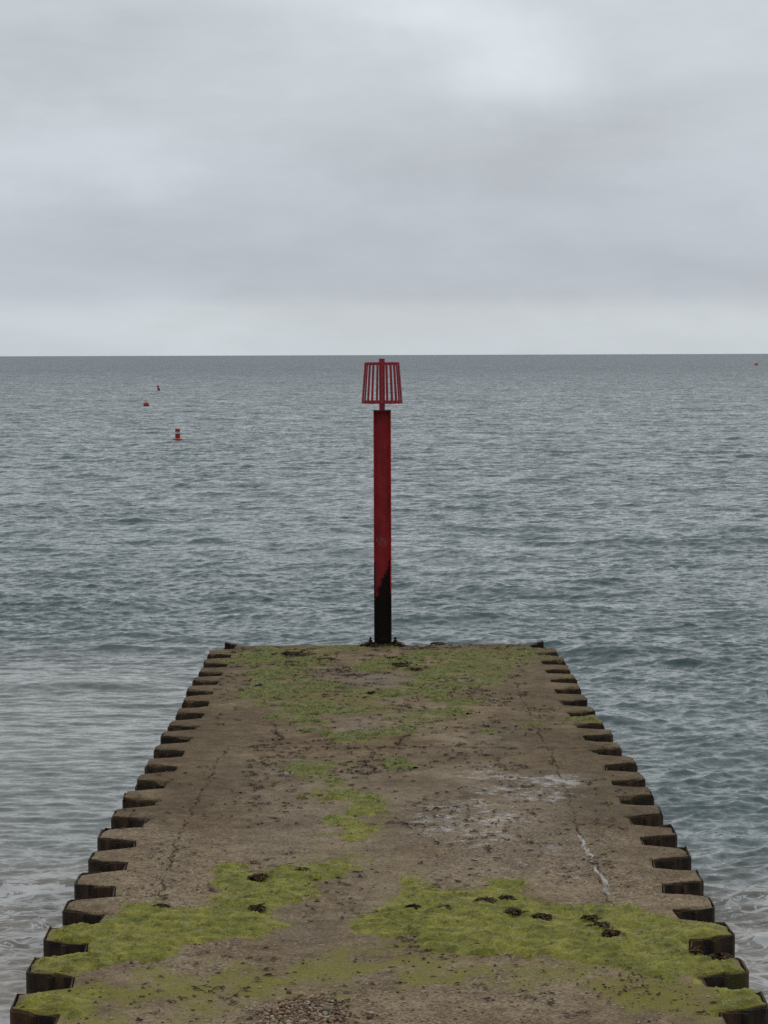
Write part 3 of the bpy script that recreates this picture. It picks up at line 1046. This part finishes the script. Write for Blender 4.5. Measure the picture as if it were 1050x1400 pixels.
def ring(r, z, hh, th=.012):
    m_ = MB()
    n = 48
    vs = []
    for k in range(n):
        a = 2 * math.pi * k / n
        for rr, zz_ in ((r, z - hh), (r, z + hh), (r - th, z + hh), (r - th, z - hh)):
            vs.append((rr * math.cos(a), rr * math.sin(a), zz_))
    fs = [(4 * k + j, 4 * ((k + 1) % n) + j, 4 * ((k + 1) % n) + (j + 1) % 4, 4 * k + (j + 1) % 4) for k in range(n) for j in range(4)]
    m_.add(vs, fs)
    return m_


for r, z in ((R0, tz0 + .02), (R1, tz1 - .02)):
    m_ = ring(r, z, .023, .016)
    m_.build('ring', M_RED, tm)
    m_ = MB()
    m_.box(-r + .013, r - .013, -.013, .013, z - .006, z + .006)
    m_.box(-.0125, .0125, -r + .013, -.0135, z - .0055, z + .0055)
    m_.box(-.0125, .0125, .0135, r - .013, z - .0055, z + .0055)
    m_.build('spoke', M_RED, tm)
for k in range(24):
    a = 2 * math.pi * k / 24
    m_ = MB()
    ca, sa = math.cos(a), math.sin(a)
    vs = []
    for r, z in ((R0 + .001, tz0 + .001), (R1 + .001, tz1 - .001)):
        for dr, dt in ((-.006, -.0165), (.011, -.0165), (.011, .0165), (-.006, .0165)):
            vs.append(((r + dr) * ca - dt * sa, (r + dr) * sa + dt * ca, z))
    m_.add(vs, [(3, 2, 1, 0), (4, 5, 6, 7)] + [(j, (j + 1) % 4, 4 + (j + 1) % 4, 4 + j) for j in range(4)])
    m_.build('bar', M_RED, tm)


# ------------------------------------------------------------------ sea
def tile(Lx, N, peak, spread, seed, lo, hi, slope=3.5):
    """one periodic patch of choppy sea: height and sideways shift"""
    g = np.random.default_rng(seed)
    k1 = np.fft.fftfreq(N, Lx / N) * 2 * np.pi
    KX, KY = np.meshgrid(k1, k1)
    K = np.hypot(KX, KY) + 1e-9
    kp = 2 * np.pi / peak
    P = np.exp(-1.25 * (kp / K) ** 2) / K ** slope
    c = -KY / K
    P *= np.where(c > 0, np.abs(c) ** spread, .08 * np.abs(c) ** spread)
    P *= (K > 2 * np.pi / hi) & (K < 2 * np.pi / lo)
    P[0, 0] = 0
    H = (g.normal(size=(N, N)) + 1j * g.normal(size=(N, N))) * np.sqrt(P)
    h = np.fft.ifft2(H)
    s = h.real.std()
    dx = np.fft.ifft2(-1j * KX / K * H).real / s
    dy = np.fft.ifft2(-1j * KY / K * H).real / s
    return h.real / s, dx, dy


def samp(T, L_, x, y, ang):
    c, s = math.cos(ang), math.sin(ang)
    u_ = (x * c - y * s) / L_
    v_ = (x * s + y * c) / L_
    out = []
    N = T[0].shape[0]
    u_ = (u_ % 1) * N
    v_ = (v_ % 1) * N
    i, j = np.floor(u_).astype(int) % N, np.floor(v_).astype(int) % N
    fu, fv = u_ - np.floor(u_), v_ - np.floor(v_)
    i2, j2 = (i + 1) % N, (j + 1) % N
    for A in T:
        out.append(A[j, i] * (1 - fu) * (1 - fv) + A[j, i2] * fu * (1 - fv) + A[j2, i] * (1 - fu) * fv + A[j2, i2] * fu * fv)
    h, dx, dy = out
    return h, dx * c + dy * s, -dx * s + dy * c


T1 = tile(170., 1024, 5.5, 2.0, 5, 1.0, 30)
T2 = tile(31., 1024, 1.25, 2.4, 6, .13, 3.0, 3.1)
T3 = tile(19., 512, .8, 9.0, 8, .18, 2.0)
ry = [9.0]
while ry[-1] < 16000:
    d = ry[-1]
    ry.append(d + (.055 if d < 50 else .055 * (d / 50) ** 1.42))
ry = np.array(ry)
core = np.linspace(-1, 1, 760)
wing = 1 + (np.linspace(0, 1, 26)[1:] ** 2) * 7
uu = np.concatenate([-wing[::-1], core, wing])
SX = uu[None, :] * (2.2 + .245 * ry[:, None])
SY = np.repeat(ry[:, None], len(uu), 1)
h1, dx1, dy1 = samp(T1, 170., SX, SY, .12)
h2, dx2, dy2 = samp(T2, 31., SX, SY, -.3)
h3, dx3, dy3 = samp(T3, 19., SX, SY, .05)
shore = sstep(19, 60, SY)
far2 = sstep(420, 150, SY)
far1 = sstep(4000, 900, SY)
left_lee = sstep(-2.2, -4.0, SX) * sstep(50, 40, SY)
amp1 = (.020 + .022 * shore) * (1 - .65 * left_lee) * far1
amp2 = .0145 * far2 * (1 - .85 * left_lee * sstep(25, 29, SY)) * (.45 + .55 * sstep(20, 25, SY))
amp3 = .0075 * left_lee * sstep(18, 26, SY)
gust = np.clip(1 + .6 * fbm(SX * .06, SY * .035, 3, 300), .4, 1.6)
amp2 = amp2 * gust
SZ = amp1 * h1 + amp2 * h2 + amp3 * h3
ch = -1.0     # points gather towards the crests
PX = SX + ch * (amp1 * dx1 + amp2 * dx2 + amp3 * dx3)
PY = SY + ch * (amp1 * dy1 + amp2 * dy2 + amp3 * dy3)
foam = np.zeros(SX.shape)
for px, py, hwid, hgt, sf, sb, sl in (   # single swells that stand out in the photo
        (930, 748, 5.5, .27, .55, 1.6, -.03), (640, 738, 5, 0.10, .9, 2.2, .02), (250, 742, 6, 0.11, .9, 2.2, .0), (430, 752, 4, 0.09, .8, 2, .05),
        (190, 893, 2.2, .15, .35, 1.2, -.10), (100, 940, 2.2, .11, .38, 1.3, -.05), (845, 893, 1.9, .14, .35, 1.0, -.15), (940, 905, 1.6, .10, .3, .8, -.1),
        (760, 812, 3, .12, .5, 1.2, .05), (560, 726, 17, .13, 1.0, 2.6, .015), (480, 758, 15, .14, .9, 2.2, -.01), (640, 800, 10, .09, .8, 1.8, .02), (250, 815, 7, .08, .8, 1.8, .0), (820, 985, .8, .15, .25, .6, -.2), (620, 848, 2.5, .14, .4, 1, .05), (1040, 1240, .9, .09, .16, .5, -.06),
        (1045, 1296, 1.0, .10, .10, .35, -.12), (40, 1215, 1.2, .05, .15, .5, -.1), (90, 1282, .9, .05, .1, .4, .2)):
    cx, cy = at(px, py, 0.0)
    yy = SY - cy - sl * (SX - cx) - .5 * pn(SX * .35, SY * .2, px)
    env = np.exp(-((SX - cx) / hwid) ** 2)
    g = np.where(yy < 0, np.exp(-(yy / sf) ** 2), np.exp(-(yy / sb) ** 2))
    SZ = SZ + hgt * env * g
    if py > 1200:
        foam = np.maximum(foam, 1.55 * env * np.exp(-((yy + sf * .7) / (sf * 1.5)) ** 2))
side_l = sstep(-1.5, -2.5, SX)
side_r = sstep(1.5, 2.5, SX)
wob = 1.1 * fbm(SX * .5, SY * .4, 3, 320)
foam = np.maximum(foam, side_l * sstep(27.0, 24.0, SY + wob) * (.95 - .25 * sstep(22.5, 21, SY)))
foam = np.maximum(foam, side_r * sstep(24.8, 23.2, SY + .6 * wob) * .9)
foam = foam * sstep(9, 12, SY)
sand = sstep(33, 21.5, SY + 1.5 * wob) * np.where(SX < 0, 1, sstep(28, 22, SY))
sand = np.clip(np.maximum(sand, .38 * left_lee), 0, 1)
calm = np.clip(.95 * left_lee * sstep(25, 29, SY) + .8 * sstep(22.5, 20.8, SY), 0, 1)
nr, nc = SX.shape
ii = np.arange(nr * nc).reshape(nr, nc)
q = np.stack([ii[:-1, :-1], ii[:-1, 1:], ii[1:, 1:], ii[1:, :-1]], 2).reshape(-1, 4)
me = mesh_np('sea', np.stack([PX, PY, SZ], 2).reshape(-1, 3), q)
attr(me, 'foam', foam)
attr(me, 'sand', sand)
attr(me, 'calm', calm)
attr(me, 'offshore', np.clip(np.log(np.maximum(SY, 1) / 70) / math.log(12), 0, 1))
sea = link('sea', me, M_SEA, None, smooth=True)
tag(sea, kind='structure')
print('sea verts', nr * nc, 'deck', len(co), 'algae', len(used))

# the beach behind the viewer
bx = np.linspace(-120, 120, 60)
by = np.linspace(-60, 19, 40)
BX, BY = np.meshgrid(bx, by)
BZ = np.clip((15 - BY) * .07, -.6, 3) + .05 * fbm(BX * .3, BY * .3, 3, 400)
BZ = BZ - .25
ii = np.arange(BX.size).reshape(BX.shape)
q = np.stack([ii[:-1, :-1], ii[:-1, 1:], ii[1:, 1:], ii[1:, :-1]], 2).reshape(-1, 4)
# the shore ends at the groyne's near end, out of the picture
o = link('beach', mesh_np('beach', np.stack([BX, BY, BZ], 2).reshape(-1, 3), q), M_SAND, None, smooth=True)
tag(o, kind='structure')


# ------------------------------------------------------------------ buoys
def sea_h(x, y):
    i = int(np.argmin(np.abs(ry - y)))
    j = int(np.argmin(np.abs(SX[i] - x)))
    return float(SZ[max(0, i - 6):i + 7, j - 4:j + 5].max()) * .7


def can_buoy(px, py, r, h, rb, label, mat, tilt=(0, 0)):
    x, y = at(px, py, 0.0)
    t = tag(empty('marker_buoy', (x, y, sea_h(x, y))), label, 'buoy', 'swim zone buoys on the sea')
    t.rotation_euler = (tilt[0], tilt[1], .3)
    mb_ = MB()
    mb_.lathe([(rb * .9, -.12), (rb, -.02), (rb, .05), (r * 1.25, .085), (r * 1.05, .10)], 24)
    mb_.build('float_collar', M_BUOYO, t, smooth=False)
    mb_ = MB()
    mb_.lathe([(r, .101), (r, h * .54)], 24)
    mb_.build('lower_drum', mat, t)
    mb_ = MB()
    mb_.lathe([(r * .96, h * .54 + .001), (r * .96, h * .74)], 24)
    mb_.build('white_band', M_BUOYW, t)
    mb_ = MB()
    mb_.lathe([(r, h * .74 + .001), (r, h * .97), (r * .9, h)], 24)
    mb_.build('upper_drum', mat, t)
    return t


can_buoy(243, 602, .175, .74, .33, 'upright red pillar buoy with a white band and flat orange collar, nearest of the buoys', M_BUOYR)
can_buoy(217.5, 534.5, .19, .88, .24, 'small leaning red and white pillar buoy, farther out than the round one', M_BUOYR, (R(4), R(-16)))
for px, py, r, mat, lab in ((200, 555.5, .35, M_BUOYP, 'round pinkish red ball buoy half sunk, between two pillar buoys'), (1034, 499.5, .95, M_BUOYO, 'tiny orange buoy far out near the horizon, alone on the right')):
    x, y = at(px, py, 0.0)
    mb = MB()
    prof = [(max(.004, r * math.sin(math.pi * k / 16)), -r * math.cos(math.pi * k / 16)) for k in range(17)]
    mb.lathe(prof, 28)
    mb.lathe([(r * .10, r * .97), (r * .10, r * 1.1), (r * .05, r * 1.13)], 12)
    o = mb.build('ball_buoy', mat, None, smooth=True)
    o.location = (x, y, sea_h(x, y) + r * .35)
    tag(o, lab, 'buoy', 'swim zone buoys on the sea')

# ------------------------------------------------------------------ sky and light
SUN_EL, SUN_AZ = R(48), R(20)     # bright behind thick cloud, ahead and a little to the right
world = bpy.data.worlds.new('World')
scene.world = world
world.use_nodes = True
t = NT(world.node_tree)
out = t.n('ShaderNodeOutputWorld')
bg = t.n('ShaderNodeBackground', None, Strength=.1)
world.node_tree.links.new(bg.outputs[0], out.inputs[0])
sky = t.n('ShaderNodeTexSky', dict(sky_type='NISHITA', sun_disc=False, sun_elevation=SUN_EL, sun_rotation=SUN_AZ, air_density=1.0, dust_density=3.0))
gen = t.n('ShaderNodeTexCoord').outputs['Generated']
sx = t.n('ShaderNodeSeparateXYZ', None, Vector=gen)
dx_, dy_, dz_ = sx.outputs


def lin(c):
    return tuple(((v / 255 + .055) / 1.055) ** 2.4 for v in c)


warp = t.noise(gen, 9, 4, .6, stretch=(1, 1, 3))
zz_ = t.math('ADD', dz_, t.math('MULTIPLY_ADD', warp, .012, -.006))
r = t.n('ShaderNodeValToRGB', None, Fac=t.math('MULTIPLY', zz_, 4.0, clamp=True))
cr = r.color_ramp
stops = [(-.0, (203, 209, 213)), (.014, (204, 210, 214)), (.0185, (201, 207, 211)), (.026, (191, 197, 204)), (.045, (189, 195, 203)), (.075, (193, 199, 206)), (.11, (198, 204, 209)), (.155, (204, 210, 214)), (.25, (212, 217, 221))]
while len(cr.elements) < len(stops):
    cr.elements.new(.5)
for i, (p, c) in enumerate(stops):
    cr.elements[i].position = p * 4
    cr.elements[i].color = (*lin(c), 1)
cl = r.outputs[0]
n = t.noise(gen, 7, 6, .55, stretch=(1, 1, 3.2), dist=.3)
n2 = t.noise(gen, 22, 5, .55, stretch=(1, 1, 3.0))
v = t.math('MULTIPLY_ADD', n, .34, .83)
v = t.math('MULTIPLY', v, t.math('MULTIPLY_ADD', n2, .17, .915))
# thinner and thicker places of the cloud sheet, by direction
dyc = t.math('MAXIMUM', dy_, .05)
wx = t.math('MULTIPLY_ADD', t.noise(gen, 18, 4, .6), .05, -.025)
wz = t.math('MULTIPLY_ADD', t.noise(gen, 23, 4, .6), .03, -.015)
ax = t.math('ADD', t.math('DIVIDE', dx_, dyc), wx)
az = t.math('ADD', t.math('DIVIDE', dz_, dyc), wz)
add = 0.0
for px, py, rx, rz_, a in ((700, 100, 90, 52, .17), (585, 5, 120, 42, .14), (190, 225, 75, 38, .08), (110, 190, 80, 40, .07), (25, 205, 50, 50, .06), (900, 95, 60, 50, .04), (1010, 200, 80, 40, .03),
                           (560, 235, 260, 45, -.05), (840, 170, 140, 60, -.04), (90, 90, 170, 60, -.06), (800, 370, 320, 45, -.03), (330, 330, 200, 50, -.01)):
    dpx, dpy = (px - 513) / F, (484 - py) / F
    q1 = t.math('MULTIPLY', t.math('SUBTRACT', ax, dpx), F / rx)
    q2 = t.math('MULTIPLY', t.math('SUBTRACT', az, dpy), F / rz_)
    g = t.math('EXPONENT', t.math('MULTIPLY', t.math('ADD', t.math('MULTIPLY', q1, q1), t.math('MULTIPLY', q2, q2)), -.7))
    add = t.math('MULTIPLY_ADD', g, a, add)
ahead = t.ramp(dy_, -.2, .5)
v = t.math('ADD', v, t.math('MULTIPLY', add, t.math('MULTIPLY', ahead, 1.4)))
# the cloud is brighter towards the hidden sun and overhead
v = t.math('MULTIPLY', v, t.math('MULTIPLY_ADD', t.ramp(dy_, -1, .8), .35, .65))
v = t.math('MULTIPLY', v, t.ramp(dz_, .2, .9, 1, 1.25))
cl = t.mix(1.0, cl, t.n('ShaderNodeCombineColor', None, Red=t.math('MULTIPLY', v, .972), Green=t.math('MULTIPLY', v, .986), Blue=t.math('MULTIPLY', v, .998)).outputs[0], 'MULTIPLY')
cl = t.n('ShaderNodeVectorMath', dict(operation='SCALE'), i0=cl, Scale=10.0).outputs[0]
t.put(bg.inputs['Color'], t.mix(.96, sky.outputs[0], cl))

sd = bpy.data.lights.new('sun', 'SUN')
sd.energy = .5
sd.angle = R(100)
sd.color = (1, .97, .93)
so = bpy.data.objects.new('sun', sd)
COL.objects.link(so)
dirv = Vector((math.sin(SUN_AZ) * math.cos(SUN_EL), math.cos(SUN_AZ) * math.cos(SUN_EL), math.sin(SUN_EL)))
so.rotation_euler = dirv.to_track_quat('Z', 'Y').to_euler()

scene.view_settings.view_transform = 'Standard'
scene.view_settings.look = 'None'
scene.view_settings.exposure = 0
scene.view_settings.gamma = 1
scene.render.engine = 'CYCLES'
scene.cycles.use_denoising = False
scene.cycles.max_bounces = 5
scene.cycles.sample_clamp_indirect = 4
scene.cycles.use_adaptive_sampling = True
